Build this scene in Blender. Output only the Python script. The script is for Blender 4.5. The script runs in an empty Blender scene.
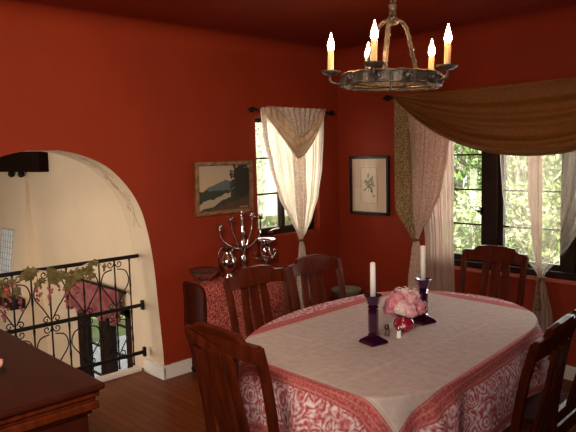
import bpy, bmesh, math, random
from mathutils import Vector, Matrix, noise
random.seed(7)
PI = math.pi
COL = bpy.context.scene.collection
def V(*a): return Vector(a)

# ------------------------------------------------------------------ materials
def mat(name, color, rough=0.5, metal=0.0, spec=0.5, **k):
    m = bpy.data.materials.new(name); m.use_nodes = True
    b = m.node_tree.nodes['Principled BSDF']
    b.inputs['Base Color'].default_value = (*color, 1)
    b.inputs['Roughness'].default_value = rough
    b.inputs['Metallic'].default_value = metal
    b.inputs['Specular IOR Level'].default_value = spec
    for kk, v in k.items(): b.inputs[kk.replace('_', ' ')].default_value = v
    return m
def N(m, t, **k):
    n = m.node_tree.nodes.new(t)
    for a, v in k.items():
        if a in n.inputs.keys(): n.inputs[a].default_value = v
        else: setattr(n, a, v)
    return n
def L(m, a, b): m.node_tree.links.new(a, b)
def BS(m): return m.node_tree.nodes['Principled BSDF']
def coords(m, scale=(1, 1, 1), rot=(0, 0, 0), kind='Object'):
    tc = N(m, 'ShaderNodeTexCoord'); mp = N(m, 'ShaderNodeMapping')
    mp.inputs['Scale'].default_value = scale; mp.inputs['Rotation'].default_value = rot
    L(m, tc.outputs[kind], mp.inputs['Vector']); return mp.outputs['Vector']
def ramp(m, fac, stops, interp='LINEAR'):
    r = N(m, 'ShaderNodeValToRGB'); e = r.color_ramp.elements; r.color_ramp.interpolation = interp
    while len(e) < len(stops): e.new(0.5)
    for el, (p, c) in zip(e, stops):
        el.position = p; el.color = (*c, 1)
    L(m, fac, r.inputs['Fac']); return r.outputs['Color']
def math_(m, op, a, b=0.0, c=0.0):
    n = N(m, 'ShaderNodeMath'); n.operation = op
    for i, x in enumerate((a, b, c)):
        if isinstance(x, (int, float)): n.inputs[i].default_value = x
        else: L(m, x, n.inputs[i])
    return n.outputs[0]
def mix(m, fac, a, b):
    n = N(m, 'ShaderNodeMix'); n.data_type = 'RGBA'
    for s, x in ((0, fac), (6, a), (7, b)):
        if isinstance(x, (int, float)): n.inputs[s].default_value = x
        elif isinstance(x, tuple): n.inputs[s].default_value = (*x, 1)
        else: L(m, x, n.inputs[s])
    return n.outputs[2]
def bump(m, h, strength=0.2, dist=0.01):
    b = N(m, 'ShaderNodeBump'); b.inputs['Strength'].default_value = strength; b.inputs['Distance'].default_value = dist
    L(m, h, b.inputs['Height']); L(m, b.outputs['Normal'], BS(m).inputs['Normal'])
def noisy(name, c1, c2, scale=6, rough=0.6, bstr=0.15, bscale=None, metal=0, stretch=(1, 1, 1), detail=4, lo=.3, hi=.7, **k):
    m = mat(name, c1, rough, metal, **k); v = coords(m, stretch)
    n = N(m, 'ShaderNodeTexNoise', Scale=scale, Detail=detail); L(m, v, n.inputs['Vector'])
    L(m, ramp(m, n.outputs['Fac'], [(lo, c1), (hi, c2)]), BS(m).inputs['Base Color'])
    if bstr:
        n2 = N(m, 'ShaderNodeTexNoise', Scale=bscale or scale * 3, Detail=3); L(m, v, n2.inputs['Vector'])
        bump(m, n2.outputs['Fac'], bstr, 0.01)
    return m
M = {}
M['red_ceiling'] = noisy('red_ceiling_plaster', (.215, .024, .0075), (.25, .029, .009), 1.6, .7, .2, 6, spec=.1)
M['red'] = noisy('red_plaster', (.205, .0225, .0075), (.24, .0275, .009), 1.6, .6, .25, 7, spec=.15)
M['cream'] = noisy('cream_plaster', (.62, .50, .36), (.68, .55, .41), 2, .8, .3, 5)
M['white_paint'] = noisy('white_paint', (.62, .58, .55), (.68, .65, .62), 5, .4, .05)
M['wood'] = noisy('mahogany', (.040, .0065, .0025), (.088, .014, .004), 5, .32, .05, 30, stretch=(6, 6, 1), spec=.07)
M['wood_side'] = noisy('dark_console_wood', (.03, .007, .005), (.055, .012, .007), 5, .3, .05, 30, stretch=(1, 5, 5))
M['wood_top'] = noisy('polished_mahogany', (.026, .005, .003), (.040, .007, .004), 3, .35, .03, 20, stretch=(1, 8, 8), spec=.10)
M['dark_frame'] = noisy('dark_stained_frame', (.014, .006, .0045), (.024, .010, .007), 8, .5, .05, spec=.12)
M['iron'] = noisy('black_iron', (.006, .005, .005), (.014, .012, .011), 20, .5, .2, 60, spec=.15)
M['iron_chand'] = noisy('hammered_bronze_iron', (.03, .027, .025), (.125, .10, .085), 38, .42, .6, 60, metal=.35)
M['silver'] = noisy('tarnished_silver', (.50, .42, .38), (.70, .62, .58), 20, .14, .0, metal=1.0)
M['seat'] = noisy('dark_seat_cover', (.03, .007, .005), (.042, .010, .007), 20, .9, .2, spec=.03)
M['leaf'] = noisy('tree_leaf', (.20, .33, .08), (.42, .52, .20), 2.5, .5, 0, Transmission_Weight=0)
M['leaf2'] = noisy('pale_tree_leaf', (.38, .48, .20), (.62, .68, .40), 2.5, .5, 0)
M['leaf3'] = noisy('deep_tree_leaf', (.10, .19, .04), (.24, .36, .10), 2.5, .5, 0)
M['bark'] = noisy('pale_bark', (.38, .33, .26), (.6, .55, .46), 12, .8, .4)
M['lawn'] = noisy('lawn_grass', (.14, .24, .05), (.36, .42, .18), 3, .9, .4, 30)
M['candle'] = mat('white_wax', (.90, .88, .82), .45, Subsurface_Weight=.2)
M['vine_leaf'] = noisy('dried_vine_leaf', (.09, .075, .018), (.16, .12, .035), 30, .6, .1)
M['grape'] = noisy('dusty_pink_grape', (.22, .035, .05), (.36, .09, .10), 25, .3, 0)
M['brass'] = mat('aged_brass', (.28, .18, .08), .35, .9)
M['sleeve'] = mat('candle_sleeve', (.72, .54, .30), .5, Subsurface_Weight=.1)
M['concrete'] = noisy('grey_footing', (.2, .19, .17), (.3, .28, .25), 6, .9, .2)

# floor : oak strips running along x
m = mat('oak_strip_floor', (.1, .03, .01), .30, spec=.06); v = coords(m)
br = N(m, 'ShaderNodeTexBrick', Scale=1.0); br.inputs['Brick Width'].default_value = .9; br.inputs['Row Height'].default_value = .058
br.inputs['Mortar Size'].default_value = .0026; br.offset = .37
br.inputs['Color1'].default_value = (.17, .042, .011, 1); br.inputs['Color2'].default_value = (.10, .026, .009, 1); br.inputs['Mortar'].default_value = (.012, .004, .002, 1)
L(m, v, br.inputs['Vector'])
n = N(m, 'ShaderNodeTexNoise', Scale=6, Detail=5); L(m, coords(m, (1.2, 18, 1)), n.inputs['Vector'])
L(m, mix(m, math_(m, 'MULTIPLY', n.outputs['Fac'], .55), br.outputs['Color'], (.20, .055, .015)), BS(m).inputs['Base Color'])
bump(m, br.outputs['Fac'], -.3, .003); M['floor'] = m

def fabric(name, c1, c2, alpha=1.0, transl=.0, pscale=0, rough=.9, thr=(.45, .55), tcol=None):
    """woven cloth; alpha < 1 lets light through between the threads"""
    m = mat(name, c1, rough, spec=.15); nt = m.node_tree; b = BS(m)
    v = coords(m)
    if pscale:
        n = N(m, 'ShaderNodeTexNoise', Scale=pscale, Detail=2); L(m, v, n.inputs['Vector'])
        col = ramp(m, n.outputs['Fac'], [(thr[0], c1), (thr[1], c2)]); L(m, col, b.inputs['Base Color'])
    w = N(m, 'ShaderNodeTexNoise', Scale=260, Detail=1); L(m, v, w.inputs['Vector']); bump(m, w.outputs['Fac'], .15, .002)
    out = nt.nodes['Material Output']; sh = b.outputs[0]
    if transl:
        t = N(m, 'ShaderNodeBsdfTranslucent'); t.inputs[0].default_value = (*(tcol or c1), 1)
        a = N(m, 'ShaderNodeMixShader'); a.inputs[0].default_value = transl
        L(m, sh, a.inputs[1]); L(m, t.outputs[0], a.inputs[2]); sh = a.outputs[0]
    if alpha < 1:
        t = N(m, 'ShaderNodeBsdfTransparent'); a = N(m, 'ShaderNodeMixShader')
        # seen edge-on a sheer looks denser: facing-dependent coverage as in a real weave
        lw = N(m, 'ShaderNodeLayerWeight'); lw.inputs[0].default_value = .35
        f = math_(m, 'ADD', math_(m, 'MULTIPLY', lw.outputs['Facing'], .45 * (1 - alpha)), alpha)
        L(m, f, a.inputs[0]); L(m, t.outputs[0], a.inputs[1]); L(m, sh, a.inputs[2]); sh = a.outputs[0]
    L(m, sh, out.inputs['Surface']); return m
M['sheer'] = fabric('cream_sheer', (.78, .68, .52), (.82, .74, .6), .80, .55, 0, tcol=(.85, .77, .64))
M['sheer_lace'] = fabric('floral_lace_sheer', (.62, .49, .42), (.84, .76, .68), .94, .35, 60)
M['sheer_gold'] = fabric('gold_edged_cotton', (.62, .47, .33), (.74, .60, .46), .97, .3, 8)
M['sheer_gauzy'] = fabric('pale_gauze', (.62, .52, .42), (.7, .6, .5), .26, .4, 0, tcol=(.75, .66, .52))
M['sheer_mauve'] = fabric('mauve_lace', (.55, .37, .30), (.74, .58, .50), .97, .2, 75)
M['sheer_plain'] = fabric('dusty_plain_sheer', (.46, .33, .27), (.5, .36, .3), .9, .3, 0)
M['leopard'] = fabric('flecked_gold_fabric', (.16, .10, .045), (.48, .36, .18), 1, .1, 110, thr=(.42, .60))
M['swag'] = fabric('bronze_swag', (.17, .064, .015), (.215, .086, .023), 1, .04, 70, rough=.5, thr=(.4, .65))
M['red_cloth'] = fabric('red_lace_runner', (.20, .018, .014), (.44, .14, .11), 1, 0, 85, thr=(.47, .53))
M['pink_val'] = fabric('pink_valance', (.30, .085, .09), (.42, .16, .16), 1, .3, 14)
M['tieback'] = fabric('brown_cord', (.10, .05, .03), (.2, .1, .05), 1, 0, 60)
M['tassel'] = fabric('brown_tassel', (.16, .09, .05), (.28, .18, .1), 1, 0, 60)

def glass(name, color, rough=.03, alpha=None):
    m = mat(name, color, rough, Transmission_Weight=1.0, IOR=1.45); return m
M['pane'] = bpy.data.materials.new('window_glass'); m = M['pane']; m.use_nodes = True
nt = m.node_tree; nt.nodes.remove(nt.nodes['Principled BSDF'])
t = N(m, 'ShaderNodeBsdfTransparent'); g = N(m, 'ShaderNodeBsdfGlossy'); g.inputs['Roughness'].default_value = .02
fr = N(m, 'ShaderNodeFresnel'); a = N(m, 'ShaderNodeMixShader'); L(m, math_(m, 'MULTIPLY', fr.outputs[0], .7), a.inputs[0])
L(m, t.outputs[0], a.inputs[1]); L(m, g.outputs[0], a.inputs[2]); L(m, a.outputs[0], nt.nodes['Material Output'].inputs['Surface'])
M['purple'] = mat('amethyst_glass', (.045, .006, .04), .06, Transmission_Weight=.55, IOR=1.5, Coat_Weight=.6)
M['ruby'] = mat('ruby_glass', (.42, .01, .05), .05, Transmission_Weight=.35, IOR=1.5, Coat_Weight=.6)
M['clear'] = glass('clear_glass', (.95, .95, .95))
M['crystal'] = mat('pink_tinted_crystal', (.95, .62, .56), .05, Transmission_Weight=.97, IOR=1.5, Coat_Weight=.5)
M['bulb'] = bpy.data.materials.new('flame_bulb_lit'); m = M['bulb']; m.use_nodes = True
b = BS(m); b.inputs['Base Color'].default_value = (1, .7, .4, 1); b.inputs['Emission Color'].default_value = (1, .55, .22, 1); b.inputs['Emission Strength'].default_value = 230

# ------------------------------------------------------------------ mesh helpers
class MB:
    def __init__(s): s.bm = bmesh.new()
    def box(s, c, d, mx=None, mi=0):
        r = bmesh.ops.create_cube(s.bm, size=1.0); vs = r['verts']
        for v in vs: v.co = Vector((v.co.x * d[0] + c[0], v.co.y * d[1] + c[1], v.co.z * d[2] + c[2]))
        if mx is not None:
            for v in vs: v.co = mx @ v.co
        if mi:
            for f in set(f for v in vs for f in v.link_faces): f.material_index = mi
        return s
    def b2(s, x0, x1, y0, y1, z0, z1, mx=None): return s.box(((x0+x1)/2, (y0+y1)/2, (z0+z1)/2), (abs(x1-x0), abs(y1-y0), abs(z1-z0)), mx)
    def tube(s, pts, r, n=8, closed=False, cap=True, sect=None):
        pts = [Vector(p) for p in pts]; k = len(pts); R = r if hasattr(r, '__len__') else [r] * k
        up = None; rings = []
        for i, p in enumerate(pts):
            a = pts[(i-1) % k] if (closed or i > 0) else p; b = pts[(i+1) % k] if (closed or i < k-1) else p
            t = (b - a).normalized()
            if up is None: up = V(0, 0, 1) if abs(t.z) < .9 else V(1, 0, 0)
            sd = t.cross(up)
            if sd.length < 1e-4: sd = t.orthogonal()
            sd.normalize(); up = sd.cross(t).normalized()
            ring = []
            for j in range(n):
                q = 2*PI*j/n + (PI/4 if n == 4 else 0)
                cx, cy = math.cos(q), math.sin(q)
                if sect: cx *= sect[0]; cy *= sect[1]
                ring.append(s.bm.verts.new(p + sd*cx*R[i] + up*cy*R[i]))
            rings.append(ring)
        for i in range(k if closed else k-1):
            A, B = rings[i], rings[(i+1) % k]
            for j in range(n): s.bm.faces.new((A[j], A[(j+1) % n], B[(j+1) % n], B[j]))
        if cap and not closed:
            s.bm.faces.new(rings[0][::-1]); s.bm.faces.new(rings[-1])
        return s
    def lathe(s, prof, c=(0, 0, 0), n=24, flute=0, fl=0, sq=0):
        rings = []
        for (r, z) in prof:
            ring = []
            for j in range(n):
                q = 2*PI*j/n; rr = max(r, .0002)*(1 + fl*math.cos(flute*q))
                ring.append(s.bm.verts.new((c[0] + rr*math.cos(q), c[1] + rr*math.sin(q), c[2] + z)))
            rings.append(ring)
        for A, B in zip(rings, rings[1:]):
            for j in range(n): s.bm.faces.new((A[j], A[(j+1) % n], B[(j+1) % n], B[j]))
        s.bm.faces.new(rings[0][::-1]); s.bm.faces.new(rings[-1]); return s
    def grid(s, nu, nv, fn):
        g = [[s.bm.verts.new(fn(i/(nu-1), j/(nv-1))) for j in range(nv)] for i in range(nu)]
        for i in range(nu-1):
            for j in range(nv-1): s.bm.faces.new((g[i][j], g[i+1][j], g[i+1][j+1], g[i][j+1]))
        return g
    def prism(s, poly, axis, a, b):
        """poly: list of 2-D points; axis 'x','y','z' is the extrusion direction from a to b"""
        def P(p, t):
            return {'x': (t, p[0], p[1]), 'y': (p[0], t, p[1]), 'z': (p[0], p[1], t)}[axis]
        A = [s.bm.verts.new(P(p, a)) for p in poly]; B = [s.bm.verts.new(P(p, b)) for p in poly]; n = len(poly)
        s.bm.faces.new(A); s.bm.faces.new(B[::-1])
        for i in range(n): s.bm.faces.new((A[i], B[i], B[(i+1) % n], A[(i+1) % n]))
        return s
    def ball(s, c, r, sc=(1, 1, 1), u=10, v=7):
        q = bmesh.ops.create_uvsphere(s.bm, u_segments=u, v_segments=v, radius=r)
        for w in q['verts']: w.co = Vector((w.co.x*sc[0]+c[0], w.co.y*sc[1]+c[1], w.co.z*sc[2]+c[2]))
        return s
    def xf(s, mx):
        for v in s.bm.verts: v.co = mx @ v.co
        return s
    def build(s, name, m, parent=None, bevel=0, smooth=False, subsurf=0, thick=0, recalc=True, mats=None):
        if recalc: bmesh.ops.recalc_face_normals(s.bm, faces=s.bm.faces)
        me = bpy.data.meshes.new(name); s.bm.to_mesh(me); s.bm.free()
        o = bpy.data.objects.new(name, me); COL.objects.link(o)
        me.materials.append(m)
        for x in (mats or []): me.materials.append(x)
        if parent is not None: o.parent = parent
        if smooth:
            for p in me.polygons: p.use_smooth = True
        if thick: q = o.modifiers.new('t', 'SOLIDIFY'); q.thickness = thick; q.offset = 0
        if bevel: q = o.modifiers.new('b', 'BEVEL'); q.width = bevel; q.segments = 2; q.limit_method = 'ANGLE'; q.angle_limit = .6
        if subsurf: q = o.modifiers.new('s', 'SUBSURF'); q.levels = q.render_levels = subsurf
        return o
def tag(o, label, cat, group=None, kind=None):
    o['label'] = label; o['category'] = cat
    if group: o['group'] = group
    if kind: o['kind'] = kind
    return o
def thing(name, label, cat, loc=(0, 0, 0), rz=0, group=None):
    o = bpy.data.objects.new(name, None); COL.objects.link(o); o.location = loc; o.rotation_euler = (0, 0, rz); o.empty_display_size = .05
    return tag(o, label, cat, group)
def st(o): o['kind'] = 'structure'; return o
def dup(root, loc, rz, label, group=None):
    def cp(o, par):
        c = o.copy(); COL.objects.link(c); c.parent = par
        for ch in list(o.children): cp(ch, c)
        return c
    r = cp(root, None); r.location = loc; r.rotation_euler = (0, 0, rz); r['label'] = label
    if group: r['group'] = group
    return r
def catmull(pts, sub=8, closed=False):
    pts = [Vector(p) for p in pts]; n = len(pts); out = []
    for i in range(n if closed else n-1):
        if closed: p0, p1, p2, p3 = pts[(i-1) % n], pts[i], pts[(i+1) % n], pts[(i+2) % n]
        else: p0, p1, p2, p3 = pts[max(i-1, 0)], pts[i], pts[i+1], pts[min(i+2, n-1)]
        for k in range(sub):
            t = k/sub
            out.append(.5*((2*p1)+(p2-p0)*t+(2*p0-5*p1+4*p2-p3)*t*t+(3*p1-p0-3*p2+p3)*t**3))
    if not closed: out.append(pts[-1])
    return out
def interp(tab, x):
    """piecewise smooth interpolation of rows (x, a, b, ...)"""
    if x <= tab[0][0]: return tab[0][1:]
    for p, q in zip(tab, tab[1:]):
        if x <= q[0]:
            t = (x-p[0])/(q[0]-p[0]); t = t*t*(3-2*t)*.4 + t*.6
            return tuple(a+(b-a)*t for a, b in zip(p[1:], q[1:]))
    return tab[-1][1:]

# ------------------------------------------------------------------ room shell
def wall_mesh(outer, holes, to3, depth):
    """outline with holes in 2-D, extruded by the vector depth"""
    bm = bmesh.new()
    for loop in [outer] + holes:
        vs = [bm.verts.new(to3(*p)) for p in loop]
        for i in range(len(vs)): bm.edges.new((vs[i], vs[(i+1) % len(vs)]))
    bmesh.ops.triangle_fill(bm, edges=bm.edges[:], use_beauty=True)
    r = bmesh.ops.extrude_face_region(bm, geom=bm.faces[:])
    for e in r['geom']:
        if isinstance(e, bmesh.types.BMVert): e.co += Vector(depth)
    bmesh.ops.recalc_face_normals(bm, faces=bm.faces)
    return bm
def put(name, bm, mats, parent=None, pick=None):
    if pick:
        for f in bm.faces: f.material_index = pick(f)
    me = bpy.data.meshes.new(name); bm.to_mesh(me); bm.free(); o = bpy.data.objects.new(name, me); COL.objects.link(o)
    for x in mats: me.materials.append(x)
    if parent: o.parent = parent
    return o
AY = -2.73                                                   # middle of the arched opening
half = [(-1.94, 0), (-1.945, .22), (-1.965, .52), (-1.985, .81), (-2.02, 1.06), (-2.08, 1.27), (-2.18, 1.43), (-2.32, 1.56), (-2.49, 1.635), (-2.63, 1.665)]
sm = [tuple(p) for p in catmull([(a, b, 0) for a, b in half], 5)]
right = [(p[0], p[1]) for p in sm]
arch = right + [(2*AY-a, b) for a, b in right[::-1]]
WT = .27
outerA = [(.27, -.0), (.27, 2.66), (-5.45, 2.66), (-5.45, 0)] + [(2*AY-a, b) for a, b in right] + right[::-1]
# drop the two z = 0 doubles by building the opening straight into the outline
winA = [(-1.0, .93), (-.27, .93), (-.27, 1.91), (-1.0, 1.91)]
bm = wall_mesh(outerA, [winA], lambda y, z: (0, y, z), (-WT, 0, 0))
def pickA(f):
    c = f.calc_center_median(); n = f.normal
    if n.x > .9: return 0
    return 0 if c.y > -1.1 else 1
wl = st(put('wall_left', bm, [M['red'], M['cream']], None, pickA))
WB0, WB1, WBZ0, WBZ1 = .93, 2.65, .70, 2.0
bm = wall_mesh([(0, 0), (4.55, 0), (4.55, 2.66), (0, 2.66)], [[(WB0, WBZ0), (WB1, WBZ0), (WB1, WBZ1), (WB0, WBZ1)]], lambda x, z: (x, 0, z), (0, .25, 0))
st(put('wall_back', bm, [M['red']]))
st(MB().b2(4.3, 4.55, -5.45, 0, 0, 2.66).build('wall_right', M['red']))
st(MB().b2(0, 4.3, -5.45, -5.2, 0, 2.66).build('wall_front', M['red']))
st(MB().b2(-.33, 4.55, -5.45, .27, -.12, 0).build('floor', M['floor']))
# plaster cove + ceiling in one shell
b = MB(); R_, zc = .13, 2.39
x0, x1, y0, y1 = 0, 4.3, -5.2, 0
lv = []
for k in range(17):
    a = k/16*PI/2; ins = R_*(1-math.cos(a)); z = zc + R_*math.sin(a)
    lv.append([b.bm.verts.new(p) for p in ((x0+ins, y0+ins, z), (x1-ins, y0+ins, z), (x1-ins, y1-ins, z), (x0+ins, y1-ins, z))])
for A_, B_ in zip(lv, lv[1:]):
    for j in range(4): b.bm.faces.new((A_[j], A_[(j+1) % 4], B_[(j+1) % 4], B_[j]))
b.bm.faces.new(lv[-1]); b.b2(-.3, 4.55, -5.45, .27, 2.665, 2.8)
st(b.build('ceiling', M['red_ceiling'], recalc=False, smooth=False))

def baseboard(name, pts):
    b = MB()
    for (a, c) in zip(pts, pts[1:]):
        a = Vector((*a, 0)); c = Vector((*c, 0)); d = (c-a); l = d.length; ang = math.atan2(d.y, d.x)
        mx = Matrix.Translation(a) @ Matrix.Rotation(ang, 4, 'Z')
        b.b2(-.012, l+.012, -.012, .012, 0, .085, mx); b.b2(-.009, l+.009, -.009, .007, .085, .1, mx)
    return st(b.build(name, M['white_paint'], bevel=.002))
baseboard('baseboard_left', [(.012, -.02), (.012, -1.945), ])
bb = MB(); bb.b2(-.25, .024, -1.965, -1.943, 0, .085); bb.b2(-.25, .02, -1.960, -1.945, .085, .1)
st(bb.build('trim_1', M['white_paint'], bevel=.002))
baseboard('baseboard_back', [(.02, -.012), (4.29, -.012)])
baseboard('baseboard_right', [(4.288, -.02), (4.288, -5.18)])
st(MB().b2(-.33, -.27, -3.52, -1.97, 0, .03).build('trim_2', M['white_paint'], bevel=.004))

# painted scroll on the arch soffit: thin brown brush lines following the curve
b = MB()
def soff(t, x):        # t along the right half of the arch from the springing up; a point on the soffit
    k = t*(len(right)-1); i = min(int(k), len(right)-2); f = k-i
    p = Vector((0, *right[i])).lerp(Vector((0, *right[i+1])), f); nrm = Vector((0, p.y-AY, p.z-.9)).normalized()
    return Vector((x, p.y, p.z)) - nrm*.0012
def brush(fn, n=26, r=.0022): b.tube([soff(*fn(i/(n-1))) for i in range(n)], r, 4)
brush(lambda s: (.50+.32*s, -.13+.035*math.sin(s*9)))
brush(lambda s: (.56+.20*s, -.13-.045*math.sin(s*PI)))
for (tc, xc, rr, sg) in ((.60, -.09, .035, 1), (.66, -.17, .03, -1), (.72, -.08, .03, 1), (.55, -.16, .022, -1), (.78, -.15, .028, -1), (.70, -.2, .02, 1), (.84, -.10, .03, 1)):
    brush(lambda s: (tc+sg*rr*(1-s*.8)*math.sin(s*9)*.9, xc+rr*(1-s*.8)*math.cos(s*9)), 24, .0018)
for (tc, xc) in ((.50, -.11), (.50, -.15), (.53, -.13)): brush(lambda s: (tc-.03*s, xc+(.03*s*s if xc > -.14 else -.03*s*s)), 8, .002)
st(b.build('trim_3', noisy('brown_paint_line', (.36, .24, .16), (.45, .32, .22), 10, .8, 0)))

# ------------------------------------------------------------------ windows
def casement_back(name, xa, xb, z0, z1, rows, latch=None):
    root = bpy.data.objects.new(name, None); COL.objects.link(root); st(root)
    y = .07; f = MB(); fw = .035
    f.b2(xa, xa+fw, y-.02, y+.025, z0, z1); f.b2(xb-fw, xb, y-.02, y+.025, z0, z1)
    f.b2(xa+fw, xb-fw, y-.02, y+.025, z0, z0+.05); f.b2(xa+fw, xb-fw, y-.02, y+.025, z1-.04, z1)
    f.build('window_frame', M['dark_frame'], root, bevel=.003)
    g = MB()
    for r in rows: g.b2(xa+fw, xb-fw, y-.008, y+.012, r-.007, r+.007)
    g.build('muntin', M['dark_frame'], root)
    MB().b2(xa+fw, xb-fw, y, y+.003, z0+.05, z1-.04).build('pane', M['pane'], root)
    if latch: MB().b2(latch[0]-.008, latch[0]+.008, y-.05, y-.02, latch[1]-.03, latch[1]+.03).b2(latch[0]-.03, latch[0]+.008, y-.06, y-.045, latch[1]-.008, latch[1]+.008).build('window_latch', M['iron'], root, bevel=.003)
rows = [1.03, 1.30, 1.57, 1.84]
casement_back('window_1', 0.96, 1.44, .735, 1.97, rows, (1.42, 1.14))
casement_back('window_2', 1.55, 2.045, .735, 1.97, rows)
casement_back('window_3', 2.125, 2.62, .735, 1.97, rows)
b = MB(); b.b2(WB0, WB1, .03, .12, WBZ0-.0, .735); b.b2(WB0, WB1, .03, .12, 1.97, WBZ1); b.b2(WB0, .96, .03, .12, .735, 1.97); b.b2(2.62, WB1, .03, .12, .735, 1.97)
b.b2(1.44, 1.55, .02, .12, .735, 1.97); b.b2(2.045, 2.125, .02, .12, .735, 1.97); b.b2(WB0-.0, WB1+.0, -.008, .03, WBZ0, WBZ0+.045)
st(b.build('trim_4', M['dark_frame'], bevel=.003))
st(MB().b2(WB0-.05, WB1+.05, -.014, 0, WBZ0-.03, WBZ0-.004).build('trim_5', noisy('red_sill_nose', (.40, .10, .07), (.46, .13, .1), 3, .35, 0), bevel=.003))
root = bpy.data.objects.new('window_4', None); COL.objects.link(root); st(root)
f = MB(); x = -.09; ya, yb, za, zb = -1.0, -.27, .93, 1.91
f.b2(x-.03, x+.02, ya, ya+.035, za, zb); f.b2(x-.03, x+.02, yb-.045, yb, za, zb); f.b2(x-.03, x+.02, ya+.035, yb-.045, za, za+.065); f.b2(x-.03, x+.02, ya+.035, yb-.045, zb-.035, zb)
f.b2(x-.03, x+.02, -.67, -.63, za+.065, zb-.035)
f.build('window_frame', M['dark_frame'], root, bevel=.003)
g = MB()
for r in (1.28, 1.58): g.b2(x-.015, x+.008, ya+.035, yb-.045, r-.007, r+.007)
g.build('muntin', M['dark_frame'], root)
MB().b2(x-.004, x, ya+.035, yb-.045, za+.065, zb-.035).build('pane', M['pane'], root)
b = MB().b2(x+.02, x+.05, -.86, -.80, za+.02, za+.04); b.tube([(x+.05, -.86, za+.03), (x+.06, -.80, za+.05), (x+.06, -.74, za+.055)], .007, 6); b.build('window_crank', M['silver'], root)

# ------------------------------------------------------------------ hall beyond the arch (sunken living room)
YN = -1.3
bm = wall_mesh([(-6.0, -1.5), (-.33, -1.5), (-.33, 2.0), (-6.0, 2.0)], [[(-2.82, -1.2), (-1.62, -1.2), (-1.62, .12), (-2.82, .12)]], lambda x, z: (x, YN, z), (0, .14, 0))
st(put('wall_hall_north', bm, [M['cream']]))
st(MB().b2(-6.15, -6.0, -5.6, -1.16, -1.5, 2.0).build('wall_hall_west', M['cream']))
st(MB().b2(-6.0, -.33, -5.6, -5.45, -1.5, 2.0).build('wall_hall_south', M['cream']))
st(MB().b2(-.42, -.335, -5.45, -1.3, -1.5, -.12).build('wall_hall_east', M['cream']))
st(MB().b2(-6.15, -.33, -5.6, -1.16, -1.62, -1.5).build('floor_hall', M['floor']))
st(MB().b2(-6.15, -.272, -5.6, -1.16, 2.0, 2.1).build('ceiling_hall', M['cream']))
# chimney breast with a tapering hood
b = MB()
secs = [(-1.5, -5.7, -3.70, .26), (-.12, -5.7, -3.78, .24), (.27, -5.6, -3.88, .16), (1.46, -5.5, -4.04, .015), (2.0, -5.45, -4.08, .0)]
rg = [[b.bm.verts.new(p) for p in ((xa, YN, z), (xa, YN-d, z), (xb, YN-d, z), (xb, YN, z))] for z, xa, xb, d in secs]
for A_, B_ in zip(rg, rg[1:]):
    for j in range(3): b.bm.faces.new((A_[j], A_[j+1], B_[j+1], B_[j]))
tag(b.build('chimney_breast', noisy('cream_chimney_plaster', (.66, .54, .40), (.70, .58, .44), 2, .8, .2)), 'cream plastered chimney breast tapering upward, seen through the arch', 'chimney')
tag(MB().b2(-5.75, -3.70, YN-.42, YN-.245, -.16, -.04).build('mantel_shelf', M['dark_frame'], bevel=.008), 'dark wooden mantel shelf on the chimney breast behind the railing', 'shelf')
bt = thing('ceiling_beam', 'dark brown wooden beam crossing the top of the arch view', 'beam')
MB().b2(-5.95, -3.36, YN-.12, YN-.0, 1.475, 1.78).build('timber', noisy('brown_beam', (.008, .003, .002), (.016, .006, .004), 6, .8, .2, stretch=(1, 6, 6), spec=.05), bt, bevel=.01)
for xk in (-4.38, -4.05): MB().ball((xk, YN-.07, 1.445), .042).build('knob', M['iron'], bt, smooth=True)
# mirror on the chimney front; its window reflection is painted as pale leaded panes
lp = thing('reflecting_panel', 'glass panel on the chimney breast with a window reflection painted in pale blue', 'glass panel', (-4.50, YN-.145, .42))
lp.rotation_euler = (math.radians(-7), 0, 0)
MB().b2(-.20, .20, -.012, .0, -.31, .31).build('glass_sheet', noisy('painted_reflection', (.80, .90, 1.0), (.92, .96, 1.0), 14, .25, .1), lp)
b = MB()
for i in range(6): b.b2(-.203+.081*i-.004, -.203+.081*i+.004, -.019, -.012, -.31, .31)
for i in range(9): b.b2(-.20, .20, -.019, -.012, -.31+.0775*i-.004, -.31+.0775*i+.004)
b.build('reflected_lead', noisy('reflected_lead_grey', (.30, .36, .42), (.38, .44, .5), 10, .5, 0), lp)
for nm, xx, hh, rr, cc, lb in (('red_candle', -4.05, .17, .035, (.55, .05, .03), 'short red candle on the dark mantel shelf beyond the railing'),
                       ('white_jar', -4.35, .12, .05, (.7, .68, .62), 'small white jar on the dark mantel shelf beyond the railing')):
    tag(MB().lathe([(rr*.9, 0), (rr, .01), (rr, hh*.8), (rr*.7, hh*.9), (rr*.72, hh)], (xx, YN-.33, -.04)).build(nm, mat(nm, cc, .4), smooth=True), lb, 'candle' if 'candle' in nm else 'jar')
# window of the lower room with pink valance
root = bpy.data.objects.new('window_5', None); COL.objects.link(root); st(root)
f = MB(); y = YN+.04
for xa, xb in ((-2.82, -2.68), (-2.30, -2.10), (-1.72, -1.62)): f.b2(xa, xb, y-.05, y+.05, -1.2, .12)
f.b2(-2.82, -1.62, y-.05, y+.05, -1.2, -1.12); f.b2(-2.82, -1.62, y-.05, y+.05, .04, .12)
f.build('window_frame', M['dark_frame'], root, bevel=.004)
g = MB()
for r in (-.75, -.42, -.1): g.b2(-2.75, -1.66, y-.01, y+.012, r-.008, r+.008)
g.build('muntin', M['dark_frame'], root)
MB().b2(-2.7, -1.7, y, y+.003, -1.15, .08).build('pane', M['pane'], root)
vr = thing('window_valance', 'dusty pink gathered valance over the lower room window behind the railing', 'valance')
b = MB(); b.grid(60, 8, lambda u, v: V(-2.93+1.22*u, YN-.07-.02*math.sin(u*60)*(.3+v), .30-(.34+.03*math.sin(u*30))*v+.0))
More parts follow.
